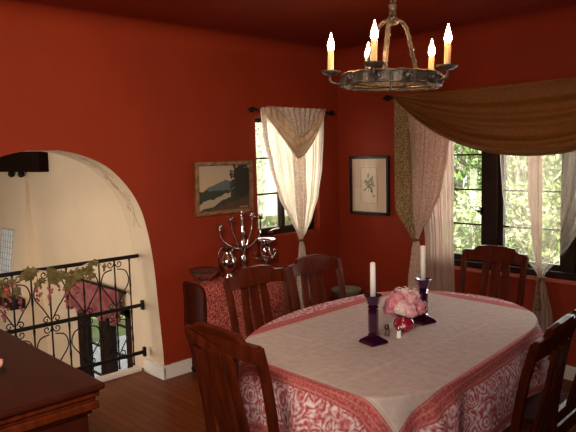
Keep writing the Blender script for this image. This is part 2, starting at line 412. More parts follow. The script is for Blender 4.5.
b.build('valance_fabric', M['pink_val'], vr, smooth=True, thick=.004)
MB().tube([(-3.0, YN-.05, .30), (-1.62, YN-.05, .30)], .018).build('curtain_rod', M['iron'], vr, smooth=True)

# ------------------------------------------------------------------ wrought iron railing in the arch
rl = thing('stair_railing', 'black wrought iron railing with heart scrolls across the arched opening', 'railing', (-.2, 0, 0))
b = MB()
ZT, ZM, ZB = .895, .525, .17
ye = -1.985
for z, r in ((ZT, .012), (ZM, .012), (ZB, .012)): b.b2(-.008, .008, -3.47, ye, z-.013, z+.013)
b.build('rail', M['iron'], rl, bevel=.003)
for z in (ZT, ZM, ZB): MB().b2(-.014, .014, ye-.006, ye+.014, z-.035, z+.035).build('wall_plate', M['iron'], rl, bevel=.003)
def spiral(c, r, a0, turns, sg=1, n=16):
    return [Vector((0, c[0]+r*(1-.78*i/n)*math.cos(a0+sg*turns*2*PI*i/n), c[1]+r*(1-.78*i/n)*math.sin(a0+sg*turns*2*PI*i/n))) for i in range(n+1)]
ys = [ye-.085-.118*i for i in range(13)]
for i, y in enumerate(ys):
    b = MB(); pts = [V(.0, y, .09+(ZT-.09)*k/24) for k in range(25)]
    b.tube(pts, [.0062 if k % 6 else .009 for k in range(25)], 6)
    b.build('baluster', M['iron'], rl)
for i in range(0, 12, 2):
    yc = ys[i+1]; h = .105; b = MB()
    for sg in (-1, 1):
        for (zb_, zt_, dn) in ((ZM, ZT, 1), (ZB, ZM, 1)):
            H = zt_-zb_
            z = lambda t: zb_+H*t
            b.tube(catmull([(0, yc+sg*.012, z(.10)), (0, yc+sg*.05, z(.28)), (0, yc+sg*h, z(.52)), (0, yc+sg*.085, z(.74)), (0, yc+sg*.02, z(.80))], 6), .0045, 6)
            b.tube(spiral((yc+sg*.036, z(.08)), .026, PI if sg > 0 else 0, 1.15, -sg), .004, 6)
            b.tube(spiral((yc+sg*.034, z(.90)), .027, PI if sg > 0 else 0, 1.15, sg), .004, 6)
    b.build('scroll', M['iron'], rl, smooth=True)
# grape garland along the top rail
gl = thing('grape_garland', 'garland of dried grape leaves and pink grapes hanging on the iron railing', 'garland', (-.185, 0, 0))
b = MB(); vine = catmull([(0.018+.01*math.sin(i*2.1), -3.4+.1*i, .87-.03*math.sin(i*1.7)) for i in range(12)], 5); b.tube(vine, .005, 5); b.build('vine', M['bark'], gl)
b = MB()
def leaf(bm_, c, size, rnd):
    a = rnd.uniform(0, 2*PI); tilt = Matrix.Rotation(rnd.uniform(-.7, .7), 4, 'Z') @ Matrix.Rotation(rnd.uniform(-.6, .6), 4, 'Y') @ Matrix.Rotation(a, 4, 'X')
    outl = []
    for k in range(10):
        q = 2*PI*k/10; r = size*(1.0 if k % 2 == 0 else .62)*(1.1 if k == 0 else 1)
        outl.append(Vector((.12*size*math.cos(2*q), r*math.cos(q), r*math.sin(q))))
    vs = [bm_.verts.new(tilt @ p + c) for p in outl]; cv = bm_.verts.new(tilt @ Vector((.25*size, 0, 0)) + c)
    for k in range(10): bm_.faces.new((vs[k], vs[(k+1) % 10], cv))
rnd = random.Random(3)
for i in range(62):
    p = vine[rnd.randrange(len(vine))]; 
    leaf(b.bm, p + Vector((.012+rnd.uniform(0, .03), rnd.uniform(-.03, .03), rnd.uniform(-.08, .02))), rnd.uniform(.026, .042), rnd)
b.build('foliage', M['vine_leaf'], gl, thick=.001, recalc=False)
for (yy, zz, k) in ((-3.22, .76, 14), (-3.02, .72, 18), (-2.93, .79, 12), (-2.75, .76, 14), (-2.62, .80, 10), (-2.50, .76, 16), (-3.10, .68, 14), (-2.40, .81, 8), (-2.86, .70, 9), (-3.3, .70, 16), (-2.97, .66, 14), (-3.16, .80, 12), (-2.56, .70, 12), (-2.68, .72, 10)):
    b = MB()
    for j in range(k):
        t = j/k; b.ball((.022+rnd.uniform(-.014, .018), yy+rnd.uniform(-.028, .028)*(1-t*.7), zz+.06-.12*t+rnd.uniform(-.01, .01)), .0095, u=7, v=5)
    b.tube([(.02, yy, zz+.05), (.01, yy, .86)], .002, 4)
    b.build('grape_cluster', M['grape'], gl, smooth=True)

# ------------------------------------------------------------------ dining table and cloth
OUT = [(1.45, -1.97), (1.45, -1.62), (1.51, -1.36), (1.67, -1.15), (1.86, -1.065), (2.1, -1.045), (2.31, -1.14), (2.47, -1.32), (2.56, -1.65), (2.605, -2.05), (2.625, -2.34), (2.605, -2.48), (2.55, -2.61), (2.46, -2.685), (2.3, -2.715), (2.05, -2.705), (1.86, -2.665), (1.68, -2.55), (1.53, -2.29)]
oc = catmull([(a, b_, 0) for a, b_ in OUT], 12, True); NO = len(oc)
cen = V(2.04, -1.9, 0)
tb = thing('dining_table', 'oval wooden dining table hidden under the pink and white cloth', 'table', (2.04, -1.9, 0))
b = MB(); b.prism([(p.x-cen.x)*.985 for p in []] or [((p.x-cen.x)*.985, (p.y-cen.y)*.985) for p in oc[::3]], 'z', .725, .752); b.build('tabletop', M['wood'], tb, bevel=.004)
b = MB(); b.b2(-.33, .33, -.52, -.50, .64, .725); b.b2(-.33, .33, .50, .52, .64, .725); b.b2(-.33, -.31, -.5, .5, .64, .725); b.b2(.31, .33, -.5, .5, .64, .725); b.build('apron', M['wood'], tb)
for sx in (-1, 1):
    for sy in (-1, 1): MB().tube([(sx*.30, sy*.49, 0), (sx*.30, sy*.49, .03), (sx*.30, sy*.49, .3), (sx*.30, sy*.49, .6), (sx*.30, sy*.49, .725)], [.025, .03, .035, .045, .045], 10).build('leg', M['wood'], tb, smooth=True)
# cloth: flat over the top, then hanging with folds; vertex attributes keep the unfolded position
FQ = [(1.63, -2.665), (2.655, -2.685), (2.505, -1.20), (1.60, -1.17)]
def sd_quad(x, y):
    d = -9
    for i in range(4):
        a = FQ[i]; c = FQ[(i+1) % 4]; ex, ey = c[0]-a[0], c[1]-a[1]; l = math.hypot(ex, ey)
        d = max(d, ((x-a[0])*ey-(y-a[1])*ex)/l)
    return d
b = MB(); bm = b.bm; DROP = .30
rings = []
flat = []
def fold(i, s):
    q = 2*PI*i/NO
    return (.5+.5*math.sin(q*11+.6))*.055*min(1, s/.16) * (1 if s < .35 else 1) + .012*math.sin(q*23)*min(1, s/.1)
normals = []
for i in range(NO):
    t = (oc[(i+1) % NO]-oc[i-1]).normalized(); nn = V(-t.y, t.x, 0)
    if nn.dot(oc[i]-cen) < 0: nn = -nn
    normals.append(nn)
radial = [k/14 for k in range(1, 14)] + [.96, .985]
cv = bm.verts.new((cen.x, cen.y, .76)); flat.append((cen.x, cen.y))
for r in radial:
    ring = []
    for i in range(NO):
        p = cen.lerp(oc[i], r); ring.append(bm.verts.new((p.x, p.y, .76))); flat.append((p.x, p.y))
    rings.append(ring)
hs = [0, .006, .014, .025, .04, .06, .085, .11, .14, .17, .2, .23, .26, .285, .30]
for s in hs:
    ring = []
    for i in range(NO):
        n_ = normals[i]; o_ = oc[i]
        if s < .014:
            out = .006*math.sin(s/.014*PI/2); z = .76-.0*s-(.008*(s/.014)**2)
        else:
            out = .006+.012+fold(i, s)*.75; out = .006+(out-.006)*min(1, (s-.014)/.08); z = .752-(s-.014)
        p = o_+n_*out
        ring.append(bm.verts.new((p.x, p.y, z))); flat.append((o_.x+n_.x*s, o_.y+n_.y*s))
    rings.append(ring)
for i in range(NO): bm.faces.new((cv, rings[0][i], rings[0][(i+1) % NO]))
for A_, B_ in zip(rings, rings[1:]):
    for i in range(NO): bm.faces.new((A_[i], B_[i], B_[(i+1) % NO], A_[(i+1) % NO]))
cloth = b.build('tablecloth', None, smooth=True)
cloth.data.materials.clear()
tag(cloth, 'white centred tablecloth with pink paisley border draped over the dining table', 'tablecloth')
at = cloth.data.attributes.new('unfold', 'FLOAT_VECTOR', 'POINT')
for i, (x, y) in enumerate(flat): at.data[i].vector = (x, y, sd_quad(x, y))
m = mat('paisley_tablecloth', (.5, .4, .4), .85, spec=.2); M['cloth'] = m
ga = N(m, 'ShaderNodeAttribute'); ga.attribute_name = 'unfold'; sx = N(m, 'ShaderNodeSeparateXYZ'); L(m, ga.outputs['Vector'], sx.inputs[0])
cmb = N(m, 'ShaderNodeCombineXYZ'); L(m, sx.outputs[0], cmb.inputs[0]); L(m, sx.outputs[1], cmb.inputs[1]); uv = cmb.outputs[0]; D = sx.outputs[2]
WHT, PNK, PAL = (.56, .46, .425), (.46, .085, .085), (.50, .32, .33)
n1 = N(m, 'ShaderNodeTexNoise', Scale=28, Detail=4); L(m, uv, n1.inputs['Vector'])
field = ramp(m, n1.outputs['Fac'], [(.35, (.49, .40, .37)), (.65, (.56, .475, .445))])
# ironed creases across the field, the light on them painted as paler lines
mp = N(m, 'ShaderNodeVectorMath'); mp.operation = 'MULTIPLY'; mp.inputs[1].default_value = (3.0, 3.0, 0); L(m, uv, mp.inputs[0])
sc = N(m, 'ShaderNodeSeparateXYZ'); L(m, mp.outputs[0], sc.inputs[0])
cr = math_(m, 'LESS_THAN', math_(m, 'PINGPONG', sc.outputs[0], .5), .010); cr2 = math_(m, 'LESS_THAN', math_(m, 'PINGPONG', sc.outputs[1], .5), .008)
field = mix(m, math_(m, 'MULTIPLY', math_(m, 'MAXIMUM', cr, cr2), .30), field, (.78, .70, .66))
# paisley of curling rings
nw = N(m, 'ShaderNodeTexNoise', Scale=9, Detail=2); L(m, uv, nw.inputs['Vector'])
vm = N(m, 'ShaderNodeVectorMath'); vm.operation = 'MULTIPLY_ADD'; L(m, nw.outputs['Color'], vm.inputs[0]); vm.inputs[1].default_value = (.10, .10, 0); L(m, uv, vm.inputs[2])
vo = N(m, 'ShaderNodeTexVoronoi', Scale=13.0); L(m, vm.outputs[0], vo.inputs['Vector'])
ringw = math_(m, 'SINE', math_(m, 'MULTIPLY', vo.outputs['Distance'], 30.0))
n3 = N(m, 'ShaderNodeTexNoise', Scale=48, Detail=4); L(m, uv, n3.inputs['Vector'])
pa = math_(m, 'ADD', math_(m, 'MULTIPLY', ringw, .13), n3.outputs['Fac'])
pais = ramp(m, pa, [(.34, (.46, .08, .085)), (.50, (.58, .29, .31)), (.70, (.80, .68, .73))])
n4 = N(m, 'ShaderNodeTexNoise', Scale=90, Detail=2); L(m, uv, n4.inputs['Vector'])
strip = ramp(m, n4.outputs['Fac'], [(.42, (.42, .065, .065)), (.62, (.52, .17, .16))])
lines = math_(m, 'GREATER_THAN', math_(m, 'SINE', math_(m, 'MULTIPLY', D, 220.0)), .75)
strip = mix(m, math_(m, 'MULTIPLY', lines, .45), strip, (.60, .30, .29))
c = mix(m, math_(m, 'GREATER_THAN', D, 0.0), field, strip)
c = mix(m, math_(m, 'GREATER_THAN', D, .075), c, pais)
band = math_(m, 'MULTIPLY', math_(m, 'GREATER_THAN', D, .26), math_(m, 'LESS_THAN', D, .30))
c = mix(m, band, c, strip)
L(m, c, BS(m).inputs['Base Color'])
n5 = N(m, 'ShaderNodeTexNoise', Scale=320, Detail=1); L(m, uv, n5.inputs['Vector']); bump(m, n5.outputs['Fac'], .12, .002)
cloth.data.materials.append(m)

# ------------------------------------------------------------------ chairs
def make_chair(label):
    t = thing('dining_chair', label, 'chair'); W = M['wood']
    w = .202; ZS = .445
    def post(sx):
        b = MB(); pr = [(-.215, 0, .018), (-.195, .2, .019), (-.19, .44, .02), (-.205, .62, .019), (-.238, .82, .017), (-.275, .955, .016)]
        pts = catmull([(sx*(w-.018+.004*i), y, z) for i, (y, z, r) in enumerate(pr)], 4)
        b.tube(pts, .0215, 4); return b
    for sx in (-1, 1): post(sx).build('back_post', W, t, bevel=.003)
    for sx in (-1, 1): MB().tube([(sx*.19, .185, 0), (sx*.19, .185, .2), (sx*.19, .185, ZS-.03)], [.017, .022, .026], 4).build('leg', W, t, bevel=.003)
    b = MB()
    prof = [(-.210, .892), (-.210, .965), (-.145, .968), (-.122, .992), (-.06, 1.0), (.06, 1.0), (.122, .992), (.145, .968), (.210, .965), (.210, .892), (.12, .902), (-.12, .902)]
    b.prism(prof, 'y', -.013, .013)
    for v in b.bm.verts: v.co.y += -.268-.45*(v.co.z-.93)*.45 - .022*(1-(v.co.x/.22)**2)
    b.build('top_rail', W, t, bevel=.004)
    def slat(xa, xb, th):
        b = MB(); b.grid(3, 10, lambda u, v: V(xa+(xb-xa)*u+(.010*math.sin(v*PI))*(1 if xa+xb > 0 else -1 if xa+xb < 0 else 0), -.196-.092*v**1.25-.016*math.sin(v*PI)-.012*(1-((xa+xb)/.3)**2), .50+.41*v))
        return b
    for (xa, xb) in ((-.088, -.040), (-.030, .030), (.040, .088)): slat(xa, xb, .012).build('back_slat', W, t, thick=.013, bevel=.002)
    b = MB().b2(-.19, .19, -.212, -.186, .475, .525); b.build('lower_back_rail', W, t, bevel=.003)
    b = MB(); b.prism([(-.205, -.17), (-.215, .2), (-.19, .225), (.19, .225), (.215, .2), (.205, -.17)], 'z', ZS-.0, ZS+.022); b.build('seat', M['seat'], t, bevel=.01)
    b = MB(); b.b2(-.17, .17, .17, .195, ZS-.07, ZS); b.b2(-.17, .17, -.2, -.18, ZS-.06, ZS); b.b2(-.2, -.18, -.18, .18, ZS-.07, ZS); b.b2(.18, .2, -.18, .18, ZS-.07, ZS); b.build('seat_frame', W, t, bevel=.003)
    b = MB(); b.b2(-.197, -.183, -.19, .18, .17, .195); b.b2(.183, .197, -.19, .18, .17, .195); b.b2(-.19, .19, -.008, .008, .175, .193); b.build('stretcher', W, t, bevel=.002)
    return t
grp = 'carved back dining chairs around the table'
def place(o, x, y, rz):
    # x, y: where the middle of the top rail stands
    d = Vector((0, .29, 0)); d.rotate(Matrix.Rotation(rz, 3, 'Z')); o.location = (x+d.x, y+d.y, 0); o.rotation_euler = (0, 0, rz)
ch = make_chair('red brown slat back chair at the near end of the table, beside the dark cabinet'); ch['group'] = grp
place(ch, 2.065, -2.985, 0)
for x, y, rz, lb in ((1.265, -2.13, -PI/2, 'wooden slat back chair in front of the red runner and silverware'),
                     (1.25, -1.66, -PI/2, 'wooden slat back chair in front of the side window curtain tail'),
                     (1.915, -.68, PI, 'wooden chair at the far end of the table below the casement windows'),
                     (2.915, -2.115, PI/2+.12, 'dark chair back nearest the camera on the right side of the cloth'),
                     (2.86, -1.62, PI/2+.05, 'dark chair partly cut off at the right edge, behind another chair')):
    place(dup(ch, (0, 0, 0), 0, lb, grp), x, y, rz)

# ------------------------------------------------------------------ console with red runner
cs = thing('console_table', 'low dark wooden cabinet against the red wall under the landscape painting', 'cabinet', (0.02, 0, 0))
Y0, Y1, DX, ZC = -1.755, -.88, .235, .685
b = MB()
rp = [(0.0, .30), (0.0, ZC), (DX-.07, ZC)] + [(DX-.07+.07*math.sin(a*PI/12), ZC-.07+.07*math.cos(a*PI/12)) for a in range(1, 7)] + [(DX, .30)]
inn = [(.022, .325), (.022, ZC-.025), (DX-.08, ZC-.025), (DX-.045, ZC-.045), (DX-.025, ZC-.08), (DX-.025, .325)]
for ya, yb in ((Y0+.012, Y1-.012),): b.prism(rp, 'y', ya, yb)
b.build('body', M['wood_side'], cs, bevel=.003)
for yy in (Y0, Y1-.014):
    b = MB()
    for (p, q) in zip(rp, rp[1:]+rp[:1]):
        b.tube([(p[0], yy+.007, p[1]), (q[0], yy+.007, q[1])], .013, 4)
    b.build('end_frame', M['wood'], cs)
for (lx, ly) in ((.03, Y0+.04), (DX-.03, Y0+.04), (.03, Y1-.04), (DX-.03, Y1-.04)):
    lg = MB().tube([(lx, ly, .05), (lx, ly, .305)], [.014, .02], 8).build('leg', M['wood_side'], cs)
    MB().lathe([(.0, -.009), (.024, -.009), (.027, 0), (.024, .009), (.0, .009)], n=16).xf(Matrix.Translation((lx, ly, .027)) @ Matrix.Rotation(PI/2, 4, 'X')).build('caster', M['iron'], lg, smooth=True)
b = MB(); 
def run(u, v):
    s = u*.76     # along the depth then down the front
    y = Y0+.012+v*(Y1-.02-Y0-.012)
    w = .006*math.sin(y*40)
    if s < DX-.07: return V(.02+s+.02, y, ZC+.004)
    a = (s-(DX-.07)); 
    if a < .11:
        q = a/.11*PI/2; return V(.02+DX-.07+.02+.075*math.sin(q)*.95, y, ZC-.071+.075*math.cos(q))
    return V(.02+DX+.024+w*min(1, (a-.11)*8)+.004, y, ZC-.071-(a-.11)+.012*math.cos(y*26)*(1 if u > .97 else 0))
b.grid(50, 60, run)
tag(b.build('table_runner', M['red_cloth'], smooth=True, thick=.003), 'red flowered lace runner hanging over the front of the low cabinet', 'runner')
ZR = ZC+.006
# crystal bowl
bo = thing('crystal_bowl', 'scalloped pink tinted glass bowl at the left end of the red runner', 'bowl', (.15, -1.665, ZR))
b = MB(); b.lathe([(.035, 0), (.036, .006), (.02, .012), (.05, .022), (.078, .045), (.095, .075), (.108, .098), (.104, .099), (.09, .075), (.072, .047), (.045, .027), (.0, .022)], n=48, flute=8, fl=.05)
b.build('bowl_body', M['crystal'], bo, smooth=True)
# silver pitcher
pt = thing('silver_pitcher', 'round bellied silver water pitcher between the glass bowl and the candelabra', 'pitcher', (.14, -1.44, ZR), .3); pt.scale = (1.12, 1.12, 1.22)
b = MB(); b.lathe([(.04, 0), (.042, .008), (.026, .02), (.03, .035), (.058, .065), (.064, .095), (.056, .125), (.036, .15), (.033, .165), (.044, .19), (.046, .192), (.040, .188), (.028, .165), (.03, .15), (.05, .125), (.0, .1)], n=32); b.build('jug_body', M['silver'], pt, smooth=True)
MB().tube(catmull([(.0, -.035, .175), (0, -.075, .19), (0, -.10, .155), (0, -.085, .11), (0, -.057, .085)], 6), .006, 8).build('handle', M['silver'], pt, smooth=True)
MB().tube([(0, .03, .15), (0, .05, .172), (0, .072, .196)], [.022, .018, .010], 10).build('spout', M['silver'], pt, smooth=True)
# candelabra with five branches
cd = thing('candelabra', 'tall five branched silver candelabra on the red runner', 'candelabra', (.14, -1.285, ZR), 0); cd.scale = (1.15, 1.15, 1.0)
b = MB(); b.lathe([(.062, 0), (.062, .008), (.048, .014), (.03, .025), (.022, .05), (.018, .09), (.026, .12), (.018, .14), (.018, .2), (.027, .22), (.018, .24), (.015, .3), (.02, .33), (.012, .35), (.011, .43), (.014, .45)], n=20); b.build('stem', M['silver'], cd, smooth=True)
def cupat(p, par):
    MB().lathe([(.006, 0), (.026, .008), (.029, .013), (.012, .016), (.014, .024), (.022, .042), (.016, .043), (.0, .03)], p, 16).build('candle_cup', M['silver'], par, smooth=True)
for (dy, dz) in ((-.19, .365), (-.095, .42), (.085, .43), (.165, .41)):
    sg = 1 if dy > 0 else -1
    ar = MB().tube(catmull([(0, 0, .225), (0, sg*.03, .205), (0, dy*.6, .24 if abs(dy) > .1 else .27), (0, dy*.95, .30 if abs(dy) > .1 else .35), (0, dy, dz)], 7), .0055, 8).build('branch', M['silver'], cd, smooth=True)
    cupat((0, dy, dz), ar)
cupat((0, 0, .45), cd)
# pedestal wine cooler
wc = thing('silver_urn', 'silver pedestal urn with side handles under the window corner', 'urn', (.14, -1.06, ZR)); wc.scale = (1.25, 1.25, 1.08)
b = MB(); b.lathe([(.05, 0), (.05, .008), (.03, .016), (.014, .035), (.014, .06), (.03, .075), (.062, .09), (.070, .102), (.062, .112), (.045, .118), (.045, .2), (.05, .212), (.074, .226), (.076, .232), (.066, .232), (.041, .205), (.040, .12), (.0, .115)], n=32); b.build('urn_body', M['silver'], wc, smooth=True)
for sg in (-1, 1): MB().tube(catmull([(0, sg*.06, .10), (0, sg*.088, .108), (0, sg*.098, .13), (0, sg*.085, .142), (0, sg*.078, .128)], 5), .006, 8).build('handle', M['silver'], wc, smooth=True)

# ------------------------------------------------------------------ pictures
pf = thing('landscape_painting', 'gold framed mountain lake landscape painting on the red wall', 'painting', (0, -1.345, 1.365))
pf.rotation_euler = (0, math.radians(2), 0)
hw, hh = .264, .188; fwd = .035
b = MB()
for s_ in (-1, 1):
    b.b2(.004, .034, s_*hw-.0175, s_*hw+.0175, -hh-.0175, hh+.0175); b.b2(.004, .034, -hw, hw, s_*hh-.0175, s_*hh+.0175)
b.build('frame', noisy('worn_gold_frame', (.14, .055, .02), (.30, .15, .06), 25, .35, .3, metal=.3), pf, bevel=.006)
def paint_mat():
    m = mat('lake_painting', (.3, .25, .15), .55); tc = N(m, 'ShaderNodeTexCoord'); s = N(m, 'ShaderNodeSeparateXYZ'); L(m, tc.outputs['Generated'], s.inputs[0]); u, v = s.outputs[1], s.outputs[2]
    nz = N(m, 'ShaderNodeTexNoise', Scale=5, Detail=5); L(m, tc.outputs['Generated'], nz.inputs['Vector']); nf = nz.outputs['Fac']
    nz2 = N(m, 'ShaderNodeTexNoise', Scale=17, Detail=4); L(m, tc.outputs['Generated'], nz2.inputs['Vector']); nf2 = nz2.outputs['Fac']
    c = ramp(m, v, [(.45, (.45, .30, .17)), (1.0, (.34, .29, .22))])
    tri = math_(m, 'SUBTRACT', .74, math_(m, 'ADD', math_(m, 'MULTIPLY', math_(m, 'ABSOLUTE', math_(m, 'SUBTRACT', u, .52)), .55), math_(m, 'MULTIPLY', nf, .12)))
    c = mix(m, math_(m, 'LESS_THAN', v, tri), c, (.085, .11, .115))
    tl = math_(m, 'ADD', .36, math_(m, 'MULTIPLY', nf2, .16)); c = mix(m, math_(m, 'LESS_THAN', v, tl), c, (.022, .028, .012))
    riv = math_(m, 'SUBTRACT', math_(m, 'ADD', .08, math_(m, 'MULTIPLY', u, .42)), v); riv = math_(m, 'ABSOLUTE', math_(m, 'ADD', riv, math_(m, 'MULTIPLY', math_(m, 'SUBTRACT', nf, .5), .25)))
    c = mix(m, math_(m, 'MULTIPLY', math_(m, 'LESS_THAN', riv, .06), math_(m, 'LESS_THAN', u, .62)), c, (.34, .28, .18))
    c = mix(m, math_(m, 'LESS_THAN', v, math_(m, 'ADD', math_(m, 'MULTIPLY', u, .32), math_(m, 'MULTIPLY', math_(m, 'SUBTRACT', nf2, .62), .3))), c, (.075, .032, .010))
    # dark tree at the right
    dx = math_(m, 'MULTIPLY', math_(m, 'SUBTRACT', u, .84), 3.6); dy = math_(m, 'MULTIPLY', math_(m, 'SUBTRACT', v, .66), 2.1)
    rr = math_(m, 'ADD', math_(m, 'ADD', math_(m, 'MULTIPLY', dx, dx), math_(m, 'MULTIPLY', dy, dy)), math_(m, 'MULTIPLY', math_(m, 'SUBTRACT', nf2, .5), 2.2))
    c = mix(m, math_(m, 'LESS_THAN', rr, .62), c, (.014, .014, .007))
    L(m, c, BS(m).inputs['Base Color']); return m
MB().b2(.012, .016, -hw+.01, hw-.01, -hh+.01, hh-.01).build('canvas', paint_mat(), pf)
b = MB(); 
for k in range(6): b.b2(.0165, .0175, .15+.014*k, .15+.014*k+.009, -.163, -.156)
b.build('signature', mat('cream_paint', (.5, .42, .3), .5), pf)

fp = thing('framed_botanical_print', 'black framed botanical print with wide mat on the back wall', 'framed print', (.365, -.002, 1.32))
hw, hh = .205, .245; b = MB()
for s_ in (-1, 1):
    b.b2(s_*hw-.0125, s_*hw+.0125, -.026, 0, -hh-.0125, hh+.0125); b.b2(-hw, hw, -.026, 0, s_*hh-.0125, s_*hh+.0125)
b.build('frame', mat('black_lacquer', (.006, .005, .006), .25), fp, bevel=.003)
MB().b2(-hw+.01, hw-.01, -.012, -.008, -hh+.01, hh-.01).build('mat_board', noisy('beige_mat', (.66, .50, .37), (.70, .54, .41), 6, .7, 0), fp)
MB().b2(-.10, .095, -.015, -.0125, -.165, .17).build('print_sheet', noisy('cream_paper', (.72, .58, .46), (.76, .62, .5), 6, .7, 0), fp)
b = MB()
for s_ in (-1, 1):
    b.b2(-.0025 + s_*.09 - .0, .001+s_*.09, -.0165, -.0151, -.155, .160); b.b2(-.09, .09, -.0165, -.0151, s_*.1575-.0015, s_*.1575+.0015)
b.build('border_line', mat('brown_rule', (.25, .12, .07), .6), fp)
b = MB(); r2 = random.Random(5)
b.tube(catmull([(.0, -.0165, .10), (-.005, -.0165, .04), (.0, -.0165, -.0), (-.01, -.0165, -.06)], 5), .0018, 4)
for k in range(26):
    a = r2.uniform(0, 2*PI); cx, cz = r2.uniform(-.03, .035), r2.uniform(-.02, .06); ln = r2.uniform(.035, .06); w_ = .010
    d = V(math.cos(a), 0, math.sin(a)); n_ = V(-d.z, 0, d.x); o_ = V(cx, -.0166-.00005*k, cz)
    vs = [b.bm.verts.new(p) for p in (o_, o_+d*ln*.5+n_*w_, o_+d*ln, o_+d*ln*.5-n_*w_)]; b.bm.faces.new(vs)
for k in range(5):
    a = r2.uniform(0, 6); o_ = V(.055+.01*math.cos(a), -.0166, -.09+.01*math.sin(a)); vs = [b.bm.verts.new(o_+V(.007*math.cos(q), 0, .007*math.sin(q))) for q in (0, 1.6, 3.1, 4.7)]; b.bm.faces.new(vs)
b.build('flower_drawing', noisy('sepia_green_ink', (.07, .07, .04), (.16, .14, .09), 60, .7, 0), fp, recalc=False)
MB().b2(-hw+.0115, hw-.0115, -.022, -.0205, -hh+.0115, hh-.0115).build('cover_glass', M['pane'], fp)

# ------------------------------------------------------------------ curtains
def finial(b, p, ax, sg):
    """turned finial growing from p along axis ax"""
    pr = [(.008, 0), (.014, .01), (.008, .02), (.022, .04), (.024, .052), (.014, .07), (.006, .085), (.002, .10)]
    pts = [Vector(p)+Vector(ax)*sg*z for r, z in pr]; b.tube(pts, [r for r, z in pr], 10)
def panel(name, par, m_, axis, off, tab, nf, amp, nu=90, nv=50, seed=0, thick=0, phase=0.0):
    """hanging cloth: rows of (z, left, right); folds deepen where the cloth is gathered"""
    wmax = max(abs(r_-l_) for _, l_, r_ in tab); z0, z1 = tab[0][0], tab[-1][0]
    t2 = [(-z, l_, r_) for z, l_, r_ in tab]
    def fn(u, v):
        z = z0+(z1-z0)*v; l_, r_ = interp(t2, -z); w_ = abs(r_-l_)
        g_ = 1-w_/wmax
        a = amp*(1-.55*g_)*min(1, .35+v*3)
        uu = u+.012*math.sin(u*17+seed)
        d = a*(math.sin(uu*nf*2*PI+phase)+.35*math.sin(uu*nf*4.7*PI+seed+v*1.2))
        s_ = l_+(r_-l_)*u + .004*math.sin(uu*nf*PI*3+seed)*(1-g_)
        return V(off+d, s_, z) if axis == 'x' else V(s_, off-d, z)
    b = MB(); b.grid(nu, nv, fn); return b.build(name, m_, par, smooth=True, thick=thick)
# side window: rod, two sheers, pointed scarf, tail
cr_ = thing('curtain_rod', 'dark turned curtain rod with finials above the side window', 'curtain rod', (0, 0, 0))
b = MB(); b.tube([(.06, -1.03, 1.965), (.06, -.20, 1.965)], .0095, 10); b.build('pole', M['dark_frame'], cr_, smooth=True)
for y_, s_ in ((-1.03, -1), (-.20, 1)):
    b = MB(); finial(b, (.06, y_, 1.965), (0, 1, 0), s_); b.build('finial', M['dark_frame'], cr_, smooth=True)
for y_ in (-1.02, -.215): MB().b2(0, .06, y_-.008, y_+.008, 1.955, 1.975).build('bracket', M['iron'], cr_)
ct = thing('tied_curtain', 'cream sheer curtain tied in the middle over the side window', 'curtain', (0, 0, 0))
left = [(1.975, -.99, -.58), (1.75, -.965, -.58), (1.50, -.90, -.57), (1.25, -.81, -.56), (1.05, -.68, -.55), (.93, -.61, -.56), (.88, -.585, -.555)]
rght = [(1.975, -.59, -.24), (1.75, -.59, -.25), (1.50, -.58, -.275), (1.25, -.575, -.33), (1.05, -.57, -.42), (.93, -.57, -.50), (.88, -.575, -.545)]
panel('sheer_panel', ct, M['sheer'], 'x', .055, left, 7, .010, seed=1)
panel('sheer_panel', ct, M['sheer'], 'x', .055, rght, 7, .010, seed=2)
panel('lace_panel', ct, M['sheer_lace'], 'x', .068, [(1.7, -.66, -.50), (1.2, -.63, -.50), (.95, -.60, -.54), (.88, -.582, -.552)], 4, .007, nu=50, seed=4)
panel('lace_edge', ct, M['sheer_lace'], 'x', .07, [(1.975, -1.0, -.95), (1.75, -.975, -.93), (1.50, -.91, -.87), (1.25, -.82, -.79), (1.05, -.69, -.66), (.90, -.60, -.58)], 1.5, .006, nu=16, seed=5)
panel('curtain_tail', ct, M['sheer_lace'], 'x', .06, [(.875, -.585, -.545), (.80, -.60, -.52), (.55, -.63, -.49), (.22, -.65, -.46)], 4, .012, nu=50, seed=6)
b = MB(); b.tube([(.062+.02*math.cos(a), -.566+.03*math.sin(a), .872) for a in [2*PI*k/16 for k in range(16)]], .008, 8, closed=True); b.build('tie_band', M['tieback'], ct, smooth=True)
# pointed scarf valance
def cdrop(u): return (u/.46)**1.0 if u < .46 else 1-((u-.46)/.54)**2.0
def scarf(u, v):
    y = -1.0+.74*u; c = cdrop(u)
    z = 1.985-(.03+.385*c)*v
    fr = max(0, v-.45)/.55
    sag = .012*math.sin(fr*PI*5)*c + .007*math.sin(u*75)*(1-v)**.6
    return V(.085+.026*c*v+sag, y+(.52-u)*.10*v*c, z)
sv = thing('scarf_valance', 'pointed beige scarf valance gathered on the rod over the side window', 'valance')
b = MB(); b.grid(120, 50, scarf); b.build('scarf_cloth', M['sheer_gold'], sv, smooth=True, thick=.002)
b = MB(); b.grid(110, 24, lambda u, v: V(.118+.012*cdrop(u)*v+.008*math.sin(u*66)*(1-v*.5), -.985+.71*u+(.55-u)*.34*v, 1.99-(.015+.225*cdrop(u)**.8)*v))
b.build('gathered_front', M['sheer_lace'], sv, smooth=True, thick=.002)

